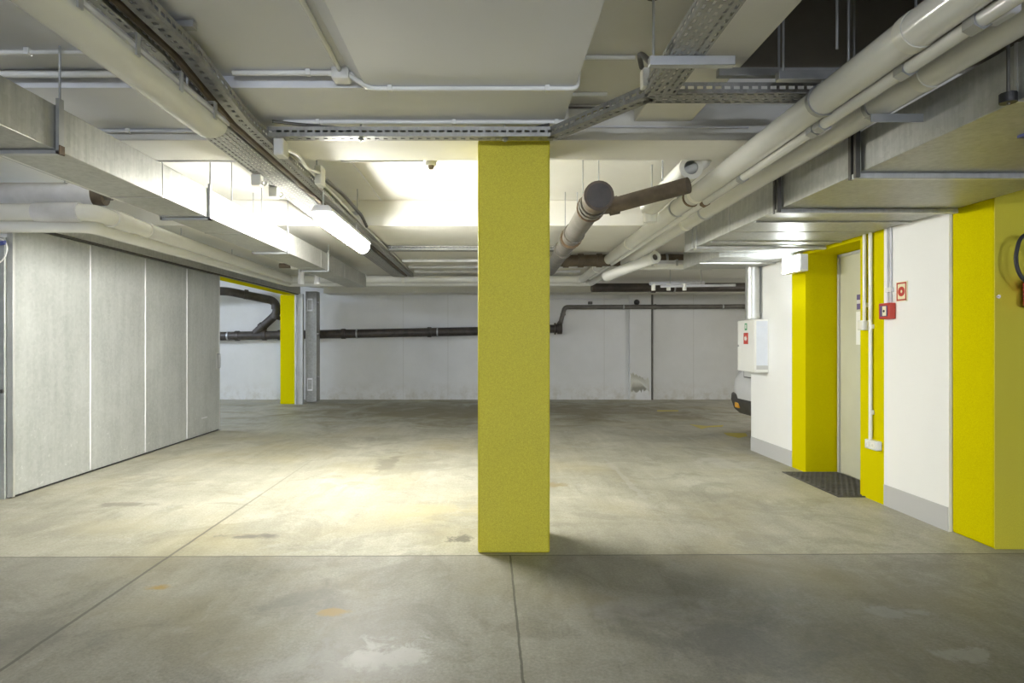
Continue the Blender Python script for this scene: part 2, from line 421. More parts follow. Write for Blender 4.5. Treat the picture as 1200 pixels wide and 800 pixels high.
# closing post and counterweight housing at the far end
t = thing('closing_post', 'grey metal door stop post between the far yellow column and weight housing', 'post', (-3.9,12.7,0))
MB().box(-3.99,-3.95,12.66,12.74,0,2.28).box(-3.95,-3.84,12.70,12.74,0,2.28).box(-3.86,-3.82,12.66,12.74,0,2.28).build('channel', 'galv', t, .003)
t = thing('counterweight_housing', 'narrow grey metal counterweight housing on the back wall', 'housing', (-3.7,12.9,0))
MB().box(-3.79,-3.56,12.75,13.0,.05,2.34).build('casing', 'galvtray', t, .004)
for z in (1.93, .28):
    f = MB().box(-3.75,-3.64,12.742,12.75,z,z+.26).build('inspection_frame', 'lag', t)
    MB().box(-3.735,-3.655,12.738,12.742,z+.03,z+.23).build('inspection_cover', 'galvtray', f)
for z in (.55, 1.45, 2.1):
    MB().box(-3.56,-3.53,12.8,12.86,z,z+.03).build('lug', 'steel', t)

# ------------------------------------------------------------------ left rectangular duct
def duct(t, x0, x1, z0, z1, ys, mat='galvduct'):
    for a, b in zip(ys, ys[1:]):
        MB().box(x0,x1,a+.004,b-.004,z0,z1).build('duct_section', mat, t, .004)
    for y in ys[1:-1]:
        MB().box(x0-.003,x1+.003,y-.006,y+.006,z0-.003,z1+.003).build('joint', 'galv', t)
t = thing('air_duct', 'rectangular galvanised air duct above the metal sliding door', 'duct', (-2.14,5,2.18))
DX0, DX1, DZ0, DZ1 = -2.30, -1.985, 2.18, 2.385
duct(t, DX0, DX1, DZ0, DZ1, [-1, .8, 2.83, 3.75, 4.30, 5.0, 6.1, 7.3, 8.5, 10.0])
for y in (2.83, 4.36, 6.05, 7.6):
    k = MB().box(DX1+.004,DX1+.02,y-.016,y+.016,DZ0-.02,DZ1+.03).box(DX0-.02,DX1+.02,y-.016,y+.016,DZ0-.02,DZ0-.004).box(DX0-.02,DX0-.004,y-.016,y+.016,DZ0-.02,DZ1+.03)
    b = k.build('hanger_bracket', 'steel', t)
    if y < 3: MB().box(DX1+.019,DX1+.024,y-.017,y+.017,DZ0-.022,DZ0+.02).build('rust_stain', 'rust', b)
    top = 2.66 if y < 3.15 else (ZS if y < 6.37 else 2.5)
    rods(b, (DX1+.012,y,DZ1+.03,top), (DX0-.012,y,DZ1+.03,top))
for y in (4.9, 5.55):
    rod(t, DX1-.06, y, DZ1, ZS, .005)

# ------------------------------------------------------------------ long pipes
def clamps(t, spots, axis, r, mat='steel'):
    for p in spots: MB().ring(p, axis, r*.99, r+.006, .03).build('pipe_clamp', mat, t)
RA, RB = .068, .060
tA = thing('water_pipe', 'white insulated water pipe overhead, the upper of the right pair, turning along the back', 'pipe', (1.55,3,2.41))
ptsA = [(1.475,-1.5,2.415),(1.66,10.85,2.40),(-3.5,10.85,2.40),(-3.16,4.92,2.335),(-4.29,4.92,2.335)]
MB().tube(ptsA, RA, 20, .12).build('pipe_run', 'pvc', tA)
tB = thing('water_pipe', 'white insulated water pipe overhead, the lower of the right pair nearest the duct', 'pipe', (1.8,3,2.40))
ptsB = [(1.76,-1.5,2.40),(1.85,11.05,2.355),(-3.58,11.05,2.345),(-3.27,5.03,2.25),(-4.29,5.03,2.25)]
MB().tube(ptsB, RB, 20, .12).build('pipe_run', 'pvc', tB)
def onA(y): f = (y+1.5)/12.35; return (1.475+.185*f, y, 2.415-.015*f)
def onB(y): f = (y+1.5)/12.55; return (1.76+.09*f, y, 2.40-.045*f)
for y in (2.2, 4.6, 6.9, 9.2):
    MB().ring(onA(y), (.015,1,0), RA*.99, RA+.004, .05).build('sleeve_joint', 'cream', tA)
for y in (2.5, 5.6, 8.3):
    MB().ring(onB(y), (.01,1,0), RB*.99, RB+.004, .05).build('sleeve_joint', 'cream', tB)
for y in (5.3, 5.75):
    f_ = (y-4.95)/5.9; MB().ring((-3.16-.34*f_, y, 2.335+.065*f_), (-.058,1,.01), RA*.99, RA+.010, .26 if y < 5.5 else .02).build('sleeve_joint', 'pvc', tA)
MB().tube([(-3.62,4.92,2.335),(-3.26,4.92,2.335)], RA+.010, 20).build('lagging_sleeve', 'lag', tA)
for x in (-1.5, .9, -2.6):
    MB().ring((x,10.85,2.40), (1,0,0), RA*.99, RA+.004, .05).build('sleeve_joint', 'cream', tA)
    MB().tube([(x,10.85,2.46),(x,10.85,2.5)], .006, 8).build('hanger_rod', 'steel', tA)
MB().ring(onA(4.72), (.015,1,0), RA*.99, RA+.006, .03).build('rust_ring', 'rust', tA)
for y in (6.5, 8.0):
    x = -3.16-.34*(y-4.95)/5.9
    rod(tA, x, y, 2.42, ZS if y < 6.37 else 2.5)
# thin pipe tucked under the upper pipe, with its fittings
t = thing('thin_pipe', 'thin white pipe with metal couplings between the two white water pipes', 'pipe', (1.65,3,2.33))
MB().tube([(1.55,-1.5,2.335),(1.69,10.2,2.345)], .026, 14).build('pipe_run', 'pvc', t)
for y in (2.0, 2.35, 2.95, 3.02, 3.9, 4.6):
    MB().ring((1.55+.012*(y+1.5),y,2.335+.0009*(y+1.5)), (0,1,0), .02, .036, .05, 6).build('coupling', 'rust' if y == 4.6 else 'steel', t)
for y in (1.95, 3.0):
    MB().box(1.615,1.655,y-.05,y+.05,2.32,2.36).build('valve', 'lag', t, .01)
# trapeze hangers for the pipe pair
def trapeze(label, y):
    t = thing('pipe_hanger', label, 'hanger', (1.65,y,2.52), 'hangers of the white pipe pair')
    k = MB().box(1.33,2.0,y-.02,y+.02,2.50,2.54); k.build('strut', 'steel', t, .003)
    top = ZS if y < 6.37 else 2.5
    if y < 6.3:
        for x in (1.36, 1.66, 1.97): rod(t, x, y, 2.54, ZP if y < 3.7 else top, .006)
    for c, r in ((onA(y), RA), (onB(y), RB)):
        MB().ring(c, (0,1,0), r+.001, r+.008, .025).build('loop', 'steel', t)
        MB().tube([(c[0],y,c[2]+r+.004),(c[0],y,2.50)], .005, 8).build('drop_rod', 'steel', t)
    return t
trapeze('metal strut hanger over the white pipe pair, in front of the cross beam', 2.83)
trapeze('metal strut hanger over the white pipe pair, behind the cross beam', 5.1)
t = thing('strut_bracket', 'short slotted steel bracket between white pipes and right duct', 'bracket', (1.9,2.78,2.28))
MB().perf((1.72,2.76,2.32), (1,0,0), (0,1,0), .24, .05, .04, .05, .024, .014, False).build('slotted_plate', 'steel', t, solid=.003)
MB().box(1.72,1.955,2.758,2.763,2.285,2.322).build('web', 'steel', t)

# lagged stub pipes at the left edge
t = thing('lagged_pipe', 'thick grey lagged pipe with open rusty end above the sliding door', 'pipe', (-3.4,5.28,2.55))
MB().tube([(-4.29,5.08,2.515),(-3.24,5.08,2.515)], .095, 20).build('lagging', 'lag', t)
MB().tube([(-3.25,5.08,2.515),(-3.17,5.09,2.515)], [.097,.09], 20).build('worn_end', 'brown', t)
MB().tube([(-3.2,5.08,2.52),(-3.12,5.10,2.52)], .05, 16).build('inner_pipe', 'greypipe', t)
for x in (-3.05,):
    rod(t, -3.5, 5.08, 2.6, ZS)
t = MB().tube([(-2.83,2.6,2.40),(-2.83,4.75,2.40)], .026, 12).build('conduit', 'pvc')
tag(t, 'straight white tube behind the air duct above the lagged pipe', 'conduit')
t = thing('lagged_branch', 'white lagged branch pipe between air duct and sliding door corner', 'pipe', (-2.9,8.6,2.4))
MB().tube([(-2.75,8.6,2.36),(-2.32,8.6,2.36)], .055, 14).build('pipe_run', 'pvc', t)
MB().tube([(-2.92,8.6,2.36),(-2.74,8.6,2.36)], .035, 12).build('valve', 'brown', t)
MB().tube([(-2.62,8.62,2.36),(-2.62,8.62,2.1)], .045, 12).tube([(-2.40,8.62,2.36),(-2.40,8.62,2.1)], .045, 12).build('drop', 'lag', t)

# ------------------------------------------------------------------ luminaires
def luminaire(label, x, y0, y1, z, mat, group=None, axis='y', w=.17, clips=5, dp=.05, bare=False):
    t = thing('strip_light', label, 'light', (x,y0,z) if axis == 'y' else (y0,x,z), group)
    def P(u, v, zz): return (u, v, zz) if axis == 'y' else (v, u, zz)
    prof = [(-w/2, .062), (-w/2, .045)] + [(-w/2*math.cos(a), .045 - dp*math.sin(a)) for a in [math.pi*k/14 for k in range(1,14)]] + [(w/2, .045), (w/2, .062)]
    def ext(pr, a, c):
        m = MB(); A = [m.b.verts.new(P(x+u, a, z+v)) for u, v in pr]; B = [m.b.verts.new(P(x+u, c, z+v)) for u, v in pr]; n = len(pr)
        m.b.faces.new(A); m.b.faces.new(B[::-1])
        for i in range(n): m.b.faces.new((A[i], B[i], B[(i+1)%n], A[(i+1)%n]))
        return m
    if bare: prof = [(w/2*math.cos(6.2832*k/20), .045+w/2*math.sin(6.2832*k/20)) for k in range(20)]
    ext(prof, y0, y1).build('diffuser', mat, t, .006)
    if bare: ext([(-.02,.10),(.02,.10),(.02,.13),(-.02,.13)], y0, y1).build('housing', 'lag', t)
    else: ext([(-w/2-.008,.06),(w/2+.008,.06),(w/2+.008,.075),(w/2-.02,.11),(-w/2+.02,.11),(-w/2-.008,.075)], y0-.006, y1+.006).build('housing', 'lag', t)
    for k in range(clips):
        yy = y0 + (y1-y0) * (k+.5) / clips
        a_, b_ = w/2+.006, w/2+.014
        m = ext([(-b_,.035),(-a_,.035),(-a_,.112),(a_,.112),(a_,.035),(b_,.035),(b_,.118),(-b_,.118)], yy-.012, yy+.012)
        m.build('clip', 'steel', t)
    return t
def lamp_rods(t, x, ys, z0, z1):
    for y in ys: rod(t, x, y, z0, z1, .006)
LX = -1.41
t = luminaire('big unlit strip light with cream diffuser hanging nearest, under the perforated tray', LX-.01, 1.5, 3.15, 2.345, 'diff')
lamp_rods(t, LX-.01, (1.8, 2.9), 2.455, 2.57)
t = luminaire('glowing white strip light under the cable tray above the open floor', -1.25, 4.62, 6.12, 2.215, 'lamp', clips=0, w=.14, dp=.085)
ec = [(-.07,.06)] + [(-.07*math.cos(math.pi*k/10), .045-.083*math.sin(math.pi*k/10)) for k in range(1,10)] + [(.07,.06)]
for ya in (4.606, 6.120): MB().prism([(-1.25+u, 2.215+v) for u, v in ec], 'y', ya, ya+.014).build('end_cap', 'lampend', t)
lamp_rods(t, -1.275, (4.75, 5.95), 2.325, 2.455)
# unseen lamps: the side room's known by its glow, the car's added as fill
for lab, x, y0, y1, z, m in (
    ('lit strip light on the ceiling of the side room', -7.4, 9.6, 11.2, 2.60, 'lampback'),
    ('added unseen fill light above the parked white car', 6.6, 9.6, 11.0, 2.30, 'fillcar')):
    t = luminaire(lab, x, y0, y1, z, m, clips=0, w=.09, bare=True); lamp_rods(t, x, (y0+.2, y1-.2), z+.12, 2.5 if y0 > 4 and x > -4 else ZS)
for lab, x in (('added unseen fill light behind the viewer, towards the metal door side', -1.9), ('added unseen fill light behind the viewer, towards the white door side', 2.2)):  # fill lamps added out of view to brighten camera-facing surfaces
    t = luminaire(lab, -8.9, x-.8, x+.8, 1.95, 'lampfill', clips=0, axis='x', w=.09, bare=True)
    MB().box(x-.85,x+.85,-9,-8.93,1.97,2.03).build('fill_rail', 'lag', t)
t = luminaire('unlit strip light set crosswise below dark pipes at the far right', 7.85, 1.92, 2.86, 2.22, 'pvc', axis='x', w=.14, clips=3)
for x in (2.1, 2.7): rod(t, x, 7.85, 2.33, 2.5)

# ------------------------------------------------------------------ cable trays
def tray(t, path, w, hgt, cu=.05, cv=.033, hu=.03, hv=.012, edge=.03, eh=.016, mat='galvtray', names=('tray_base','side_rail','side_rail')):
    """perforated U tray along a polyline of left-bottom-centre points"""
    path = [Vector(p) for p in path]
    base, s1, s2 = MB(), MB(), MB()
    for a, b in zip(path, path[1:]):
        d = (b - a); L = d.length; d.normalize()
        l = d.cross(Vector((0,0,1))).normalized(); u = l.cross(d).normalized()
        base.perf(a - l*w/2, d, l, L, w, cu, cv, hu, hv)
        for m, sg in ((s1,-1), (s2,1)):
            o = a + l*sg*w/2
            m.perf(o, d, u, L, hgt, edge*1.5, hgt, edge, eh, False)
            q = [o + u*hgt, o + u*hgt + d*L, o + u*hgt + d*L - l*sg*.012, o + u*hgt - l*sg*.012]
            m.b.faces.new([m.b.verts.new(p) for p in q])
    for m, n in ((base,names[0]), (s1,names[1]), (s2,names[2])): m.build(n, mat, t, solid=.0025, smooth=False)
def cable(label, pts, r=.007, mat='dark', fil=.05, name='cable'):
    return tag(MB().tube(pts, r, 8, fil).build(name, mat), label, 'cable')
zn, zf, zg, zh = 2.565, 2.48, 2.44, 2.415
t = thing('cable_tray', 'wide perforated cable tray running into depth above the strip lights', 'cable tray', (-1.5,3,2.5))
tray(t, [(-1.535,-1,zn),(-1.535,2.72,zn),(-1.535,3.32,zf),(-1.535,6.1,zg),(-1.535,10.6,zh)], .20, .05)
for y in (2.6, 4.5, 5.9):
    z = zn if y < 2.8 else zg+.02
    k = MB().box(-1.68,-1.24,y-.02,y+.02,z+.058,z+.085).build('support_strut', 'steel', t)
    top = 2.66 if y < 3.15 else ZS
    if top - z > .03:
        rods(k, (-1.665,y,z+.06,top), (-1.255,y,z+.06,top))
t = thing('cable_tray', 'narrow slotted cable tray alongside the wide perforated one', 'cable tray', (-1.32,3,2.5))
tray(t, [(-1.325,-1,zn),(-1.325,2.72,zn),(-1.325,3.32,zf),(-1.325,6.1,zg),(-1.325,10.6,zh)], .075, .055, .05, .075, .022, .022, .03, .014)
cable('dark brown cable in the gap between the two long trays', [(-1.40,-1,zn+.02),(-1.40,2.72,zn+.02),(-1.40,3.32,zf+.015),(-1.40,6.1,zg+.015),(-1.40,10.5,zh+.015)], .022, 'brown')
t = thing('cable_tray', 'grey slotted cable tray across the top of the yellow column, bending to the right', 'cable tray', (-.4,3.62,2.5))
tray(t, [(-1.29,3.63,2.50),(.385,3.63,2.50),(.80,3.03,2.50)], .08, .055, .05, .08, .024, .018, .03, .014)
for x in (-.75, .1):
    k = rod(t, x, 3.63, 2.48, 2.60, .006); MB().tube([(x,3.63,2.485),(x,3.63,2.495)], .016, 8).build('nut', 'steel', k)
cable('dark cable sagging beside the cross tray over the column', [(-1.25,3.56,2.575),(-1.05,3.6,2.565),(-.6,3.70,2.562),(.2,3.68,2.568),(.36,3.6,2.57)], .009, 'dark', .2)
cable('yellow cable resting on the bend of the cross tray', [(.50,3.47,2.565),(.62,3.30,2.567)], .012, 'fpaint', .1)
t = thing('cable_tray', 'perforated cable tray running towards the viewer right of the column', 'cable tray', (.83,1.5,2.5))
tray(t, [(.835,-1,2.52),(.835,2.98,2.50)], .15, .05)
t = thing('cable_tray', 'short perforated cable tray running right behind the steel strut', 'cable tray', (1.2,2.98,2.5))
tray(t, [(.78,3.03,2.50),(1.62,3.03,2.50)], .13, .05)
t = thing('cable_tray', 'far perforated cable tray along the ceiling behind the yellow column', 'cable tray', (0,7.6,2.4))
tray(t, [(-1.25,7.75,2.445),(.95,7.75,2.445)], .16, .05)
for x in (-.15, .75): rod(t, x, 7.75, 2.45, 2.5)
for i, (lab, y, z) in enumerate((('far grey pipe across, nearest the perforated far tray', 8.6, 2.43), ('far grey pipe across, middle of three behind the far tray', 9.3, 2.43), ('far grey pipe across, last of three behind the far tray', 10.0, 2.44))):
    tag(MB().tube([(-1.2,y,z),(1.5,y,z)], .022, 10).build('conduit', 'lag'), lab, 'conduit')

# boxes and small items on the long trays
def jbox(label, c, s, mat='cream', glands=(), name='junction_box', rot=0):
    t = thing(name, label, 'box', c)
    x, y, z = c; a, b, h = s
    MB().box(x-a/2,x+a/2,y-b/2,y+b/2,z-h/2,z+h/2).build('case', mat, t, .006)
    MB().box(x-a/2+.006,x+a/2-.006,y-b/2-.004,y-b/2,z-h/2+.006,z+h/2-.006).build('cover', mat, t, .002)
    for p, q in glands: MB().tube([p, q], .011, 10).build('gland', mat, t)
    return t
jbox('white junction box hung on the narrow tray below the cross tray', (-1.24,3.68,2.455), (.06,.10,.10), 'pvc')
jbox('tilted white junction box hung on the tray in front of the glowing light', (-1.245,4.55,2.52), (.05,.12,.14), 'pvc')
cable('white cable between the two junction boxes on the tray', [(-1.23,3.74,2.47),(-1.215,3.95,2.50),(-1.23,4.15,2.47),(-1.235,4.48,2.53)], .012, 'pvc', .1)
for lab, y in (('small cream gland box under the wide tray, nearer the viewer', 4.28), ('small cream gland box with open ring under the wide tray', 4.62)):
    t = thing('gland_box', lab, 'box', (-1.60,y,2.42))
    MB().box(-1.64,-1.575,y-.035,y+.035,2.38,2.458).build('case', 'cream', t, .008)
    MB().ring((-1.555,y,2.40), (0,1,0), .012, .022, .02, 14).build('ring', 'cream', t)
cable('black cable coiled along the narrow tray past the white boxes', [(-1.24,4.6,2.53),(-1.23,5.2,2.545),(-1.235,6.0,2.53),(-1.245,6.3,2.48)], .016, 'dark', .1)
t = tag(MB().tube([(-1.27,4.2,2.525),(-1.27,6.1,2.482),(-1.27,9.8,2.455)], .012, 10).build('conduit', 'pvc'), 'white tube lying along the rail of the narrow tray', 'conduit')

# ------------------------------------------------------------------ ceiling conduits
def conduit(label, pts, r=.011, mat='pvc', clips=(), fil=.03):
    t = thing('conduit', label, 'conduit', pts[0])
    MB().tube(pts, r, 10, fil).build('tube', mat, t)
    for c in clips:
        c = Vector(c); MB().box(c.x-.012,c.x+.012,c.y-.02,c.y+.012,c.z-.016,c.z+.02).build('clip', 'pvc', t, .003)
    return t
conduit('white conduit across the step under the near ceiling, right of the junction box',
        [(-.71,3.07,2.638),(-.665,3.07,2.61),(-.60,3.13,2.588),(.455,3.13,2.588),(.465,3.13,2.74),(.50,3.14,2.75),(.75,3.14,2.75)], .012, clips=[(-.50,3.13,2.588),(.30,3.13,2.588)])
conduit('white conduit across just above the cross tray over the column',
        [(-1.2,3.61,2.588),(.43,3.61,2.588),(.46,3.61,2.60),(.46,3.61,2.75),(.7,3.62,2.755)], .013, clips=[(-1.0,3.61,2.588),(-.20,3.61,2.588),(.40,3.61,2.588)])
conduit('white conduit along the slab left of the junction box', [(-1.28,3.08,2.645),(-.78,3.08,2.645)], .013, clips=[(-.90,3.08,2.645)])
conduit('white conduit running into depth to the junction box', [(-.735,1.2,2.645),(-.735,3.04,2.645)], .012)
conduit('thin white conduit at the left edge above the air duct', [(-4,2.86,2.645),(-1.7,2.86,2.645)], .010, clips=[(-2.14,2.86,2.645)])
conduit('thick white conduit at the left edge along the ceiling step', [(-4,3.08,2.640),(-1.65,3.08,2.640)], .018)
conduit('grey conduit along the front foot of the cross beam on the left', [(-5,3.76,2.588),(-1.65,3.76,2.588)], .011, 'lag', clips=[(-2.2,3.76,2.588)])
conduit('grey conduit along the back of the cross beam on the left', [(-2.6,4.24,2.55),(-1.65,4.24,2.55)], .013, 'lag')
conduit('thin grey conduit on the beam face right of the column', [(.6,3.775,2.62),(1.6,3.775,2.615)], .007, 'lag')
conduit('thin dark conduit along the top of the beam right of the column', [(.47,3.772,2.735),(1.3,3.772,2.735)], .007, 'greypipe')
jbox('square white junction box on the ceiling where conduits meet', (-.735,3.08,2.635), (.085,.085,.06), 'pvc', [((-.80,3.08,2.64),(-.775,3.08,2.64)), ((-.735,3.0,2.642),(-.735,3.04,2.642)), ((-.70,3.08,2.64),(-.66,3.08,2.64))])
jbox('small cream junction box at the corner of the two right-hand trays', (.755,2.96,2.565), (.035,.06,.09), 'cream')
cable('black cable rising from the small cream box to the steel strut', [(.735,2.94,2.61),(.70,2.85,2.63),(.68,2.70,2.56),(.69,2.62,2.49)], .012, 'dark', .08)
# smoke detector with its conduit
t = thing('detector', 'small cream ceiling detector left of the yellow column behind the beam', 'detector', (-.42,4.30,2.53))
MB().tube([(-.40,4.30,2.56),(-.40,4.30,2.53)], .036, 18).build('base', 'cream', t)
MB().tube([(-.40,4.30,2.53),(-.40,4.30,2.505)], [.022,.014], 16).build('sensor_head', 'brown', t)
MB().box(-.44,-.36,4.21,4.34,2.558,2.60).build('mount', 'cream', t, .003)
conduit('thin grey conduit from the detector running left and back along the ceiling', [(-.45,4.26,2.552),(-1.02,4.26,2.552),(-1.10,5.0,2.75),(-1.10,6.3,2.75)], .007, 'lag')

# ------------------------------------------------------------------ struts at upper right
t = thing('support_strut', 'grey steel strut across the perforated tray right of the column', 'strut', (.9,2.6,2.48))
MB().prism([(2.58,2.462),(2.62,2.462),(2.62,2.502),(2.58,2.502)], 'x', .68, 1.04).build('channel', 'steel', t, .003)
rod(t, .70, 2.60, 2.50, ZS, .006)
MB().tube([(.70,2.60,2.755),(.70,2.60,2.765)], .03, 12).build('anchor', 'dark', t)
t = thing('support_strut', 'grey steel strut behind the white pipes beside the ceiling band', 'strut', (1.3,3.0,2.6))
MB().prism([(2.98,2.59),(3.02,2.59),(3.02,2.63),(2.98,2.63)], 'x', 1.12, 1.75).build('channel', 'steel', t, .003)
for x in (1.42,): rod(t, x, 3.0, 2.63, ZP, .006)
for i, (lab, x, y, z0) in enumerate((('thin threaded rod hanging from the ceiling at the dark corner above pipes', 1.42, 2.5, 2.49), ('thin threaded rod hanging behind the white pipes below the beam', 1.22, 4.3, 2.42))):
    t = thing('threaded_rod', lab, 'rod', (x,y,z0))
    zt = ZP if y < 3.7 else ZS
    rod(t, x, y, z0, zt, .006, 'rod'); MB().tube([(x,y,zt-.012),(x,y,zt)], .018, 6).build('nut', 'steel', t)

# ------------------------------------------------------------------ right duct
t = thing('air_duct', 'wide flat galvanised air duct over the yellow doorway', 'duct', (2.5,3,2.19))
EX0, EX1, EZ0, EZ1 = 1.96, 3.14, 2.19, 2.405
duct(t, EX0, EX1, EZ0, EZ1, [-1.2, .6, 2.28, 3.25, 4.12, 5.0, 6.13])
for y in (4.55, 5.45, 5.9):
    MB().box(EX0+.02,EX1-.01,y-.012,y+.012,EZ0-.012,EZ0-.001).build('stiffener', 'galv', t)
for y, dbl in ((3.25, 1), (4.12, 1), (5.72, 0)):
    k = MB().box(EX0-.03,EX1,y-.02,y+.02,EZ0-.033,EZ0-.004).build('hanger_strut', 'galv', t, .004)
    m = MB()
    if dbl:
        m.box(EX0-.035,EX0-.012,y-.035,y-.012,EZ0-.03,2.62).box(EX0-.035,EX0-.012,y+.012,y+.035,EZ0-.03,2.62)
        m.build('hanger_channel', 'dark', k)
        MB().tube([(EX0-.024,y,2.60),(EX0-.024,y,ZP if y < 3.7 else ZS)], .006, 8).build('hanger_rod', 'steel', k)
    else:
        rods(k, (EX0-.02,y,EZ0-.03,ZS), (EX0-.02,y+.12,EZ0-.01,ZS))
MB().tube([(EX0-.03,2.28,EZ0-.01),(EX0-.03,2.28,ZP)], .006, 8).build('hanger_rod', 'dark', t)
MB().tube([(EX0-.03,2.28,EZ0-.005),(EX0-.03,2.28,EZ0+.03)], .028, 10).build('rubber_mount', 'black', t)
MB().box(EX0+.33,EX0+.41,2.62,2.66,EZ0-.012,EZ0).build('tape', 'blue', t)
t = thing('duct_branch', 'lower flat duct branch behind the wide duct, towards the downpipe', 'duct', (2.6,6.3,2.17))
MB().box(2.32,3.14,6.16,7.30,2.16,2.36).build('duct_section', 'galvduct', t, .004)
MB().box(2.31,3.14,6.14,6.165,2.145,2.375).build('flange', 'galv', t)
MB().box(2.31,3.14,6.7,6.72,2.148,2.16).build('stiffener', 'galv', t)

# ------------------------------------------------------------------ soil pipe with capped end and its branch
t = thing('drain_pipe', 'thick grey-brown drain pipe with capped end, hung right of the column', 'pipe', (.76,4.3,2.3))
p0, p1 = Vector((.765,4.28,2.305)), Vector((.90,8.9,2.345))
dv = (p1-p0).normalized()
MB().tube([p0,p1], .088, 24).build('pipe_run', 'greypipe', t)
MB().tube([p0-dv*.05,p0+dv*.06], .104, 24).build('end_cap', 'brown', t)
MB().tube([p0-dv*.056,p0-dv*.05], .085, 24).build('cap_disc', 'soil', t)
for s_, w_ in ((.20,.05),(.30,.06),(.42,.03),(1.5,.05),(1.9,.05),(2.6,.06)):
    MB().ring(p0+dv*s_, dv, .085, .101, w_).build('collar', 'greypipe', t)
for s_ in (.36, 1.75):
    k = MB().ring(p0+dv*s_, dv, .088, .108, .025).build('pipe_clamp', 'rust', t)
    q = p0+dv*s_
    rods(k, (q.x-.06,q.y,q.z+.1,ZS), (q.x+.06,q.y,q.z+.1,ZS))
br = [p0+dv*.33, p0+dv*.33+Vector((.14,-.03,.0)), Vector((1.37,4.2,2.368))]
MB().tube(br, .056, 18, .03).build('branch_pipe', 'brown', t)
MB().ring(br[1]+Vector((.02,0,.003)), (1,-.1,.2), .05, .068, .07).build('branch_collar', 'brown', t)
t = thing('lagged_pipe', 'white lagged pipe with open end showing an inner pipe, right of the drain', 'pipe', (1.22,4.3,2.45))
MB().tube([(1.40,4.24,2.50),(1.405,5.35,2.47)], .082, 20, cap=False).build('lagging', 'pvc', t)
MB().ring((1.40,4.24,2.50), (0,1,0), .048, .083, .012).build('cut_end', 'cream', t)
MB().tube([(1.52,4.28,2.76),(1.52,4.26,2.535),(1.40,4.32,2.50),(1.405,5.3,2.47)], .034, 14, .05).build('inner_pipe', 'pvc', t)
MB().tube([(1.405,5.33,2.46),(1.405,5.33,2.33)], .06, 16).build('drop', 'pvc', t)
t = thing('lagged_pipe', 'short white lagged pipe with open ring end under the far dark pipes', 'pipe', (2.0,7.4,2.3))
MB().tube([(1.62,8.4,2.19),(1.98,7.3,2.30)], .07, 18, cap=False).ring((1.98,7.3,2.30), (.3,-.9,.1), .04, .075, .03).build('lagging', 'pvc', t)
MB().tube([(1.7,8.2,2.21),(1.98,7.3,2.30)], .035, 12).build('inner_pipe', 'greypipe', t)
# far dark pipes across
def darkpipe(label, pts, r, mat='soil', collars=(), clampsx=()):
    t = thing('drain_pipe', label, 'pipe', pts[0])
    MB().tube(pts, r, 18, r*1.4).build('pipe_run', mat, t)
    for c, d in collars: MB().ring(c, d, r*.98, r*1.18, r*.9).build('collar', mat, t)
    for c, d in clampsx: MB().ring(c, d, r*.98, r*1.12, .03).build('pipe_clamp', 'steel', t)
    return t
X_ = (1,0,0)
t = darkpipe('dark brown drain pipe across under the ceiling, behind the capped drain', [(.95,8.3,2.39),(3.4,8.3,2.41)], .08, 'brown', [((1.25,8.3,2.392),X_),((1.5,8.3,2.394),X_),((1.05,8.3,2.39),X_)], [((2.4,8.3,2.40),X_)])
t = darkpipe('dark brown drain pipe across, low in front of the back beam', [(2.0,11.9,2.34),(7.5,11.9,2.36)], .085, 'soil', [((3.2,11.9,2.343),X_)], [((3.6,11.9,2.345),X_)])
def wz(y): return 13.76
yw = 13.60
tb = darkpipe('long black drain pipe along the back wall left of the column', [(-8.95,yw,1.361),(1.02,yw,1.55)], .095, 'soil',
         [((x,yw,1.36+.0190*(x+9)),X_) for x in (-6.45,-5.55,-4.95,-4.6,-3.2,-1.3,-.1,1.0)], [((x,yw,1.36+.019*(x+9)),X_) for x in (-5.75,-2.9,-1.12,.35)])
br_ = [(-7.4,12.6,2.39),(-5.5,13.0,2.36),(-4.72,13.6,2.20),(-4.66,13.6,1.93),(-5.15,13.6,1.48)]
b_ = MB().tube(br_, .09, 18, .13).build('branch_pipe', 'soil', tb)
for c, d in (((-4.69,yw,2.05),(0,0,1)),((-4.70,yw,1.84),(.3,0,1)),((-5.0,yw,1.62),(.7,0,.6)),((-5.2,13.2,2.31),(1,.5,-.1))):
    MB().ring(c, d, .088, .106, .08).build('branch_collar', 'soil', b_)
darkpipe('thin grey drain pipe along the back wall right of the column', [(1.60,13.62,1.70),(1.70,13.62,2.06),(9,13.62,2.09)], .05, 'greypipe',
         [((1.66,13.62,1.9),(0,0,1)),((3.70,13.62,2.07),X_)], [((3.0,13.62,2.065),X_),((5.2,13.62,2.07),X_)])
t = thing('drain_cover', 'black round flanged pipe fitting on the back wall beside the column', 'fitting', (1.6,13.6,1.6))
MB().tube([(1.52,13.5,1.58),(1.62,13.5,1.58)], .12, 20).tube([(1.30,13.5,1.58),(1.53,13.5,1.58)], .09, 18).build('flange', 'soil', t)
MB().ring((1.47,13.5,1.58), X_, .08, .13, .03).build('bolt_ring', 'soil', t)
MB().tube([(1.54,13.56,1.64),(1.60,13.62,1.72)], .055, 14).build('neck', 'greypipe', t)
t = MB().tube([(3.66,13.70,0),(3.66,13.70,2.345)], .022, 12).build('conduit', 'greypipe'); tag(t, 'vertical grey tube on the back wall beside the flaking patch', 'conduit')
t = MB().tube([(1.2,13.7,2.24),(3.1,13.66,2.24)], .012, 8).build('conduit', 'lag'); tag(t, 'thin pale conduit on the back wall leading to the camera', 'conduit')
t = thing('dome_camera', 'small black dome camera high on the back wall', 'camera', (3.32,13.62,2.16))
MB().tube([(3.30,13.68,2.17),(3.30,13.64,2.17)], .07, 18).build('base', 'pvc', t)
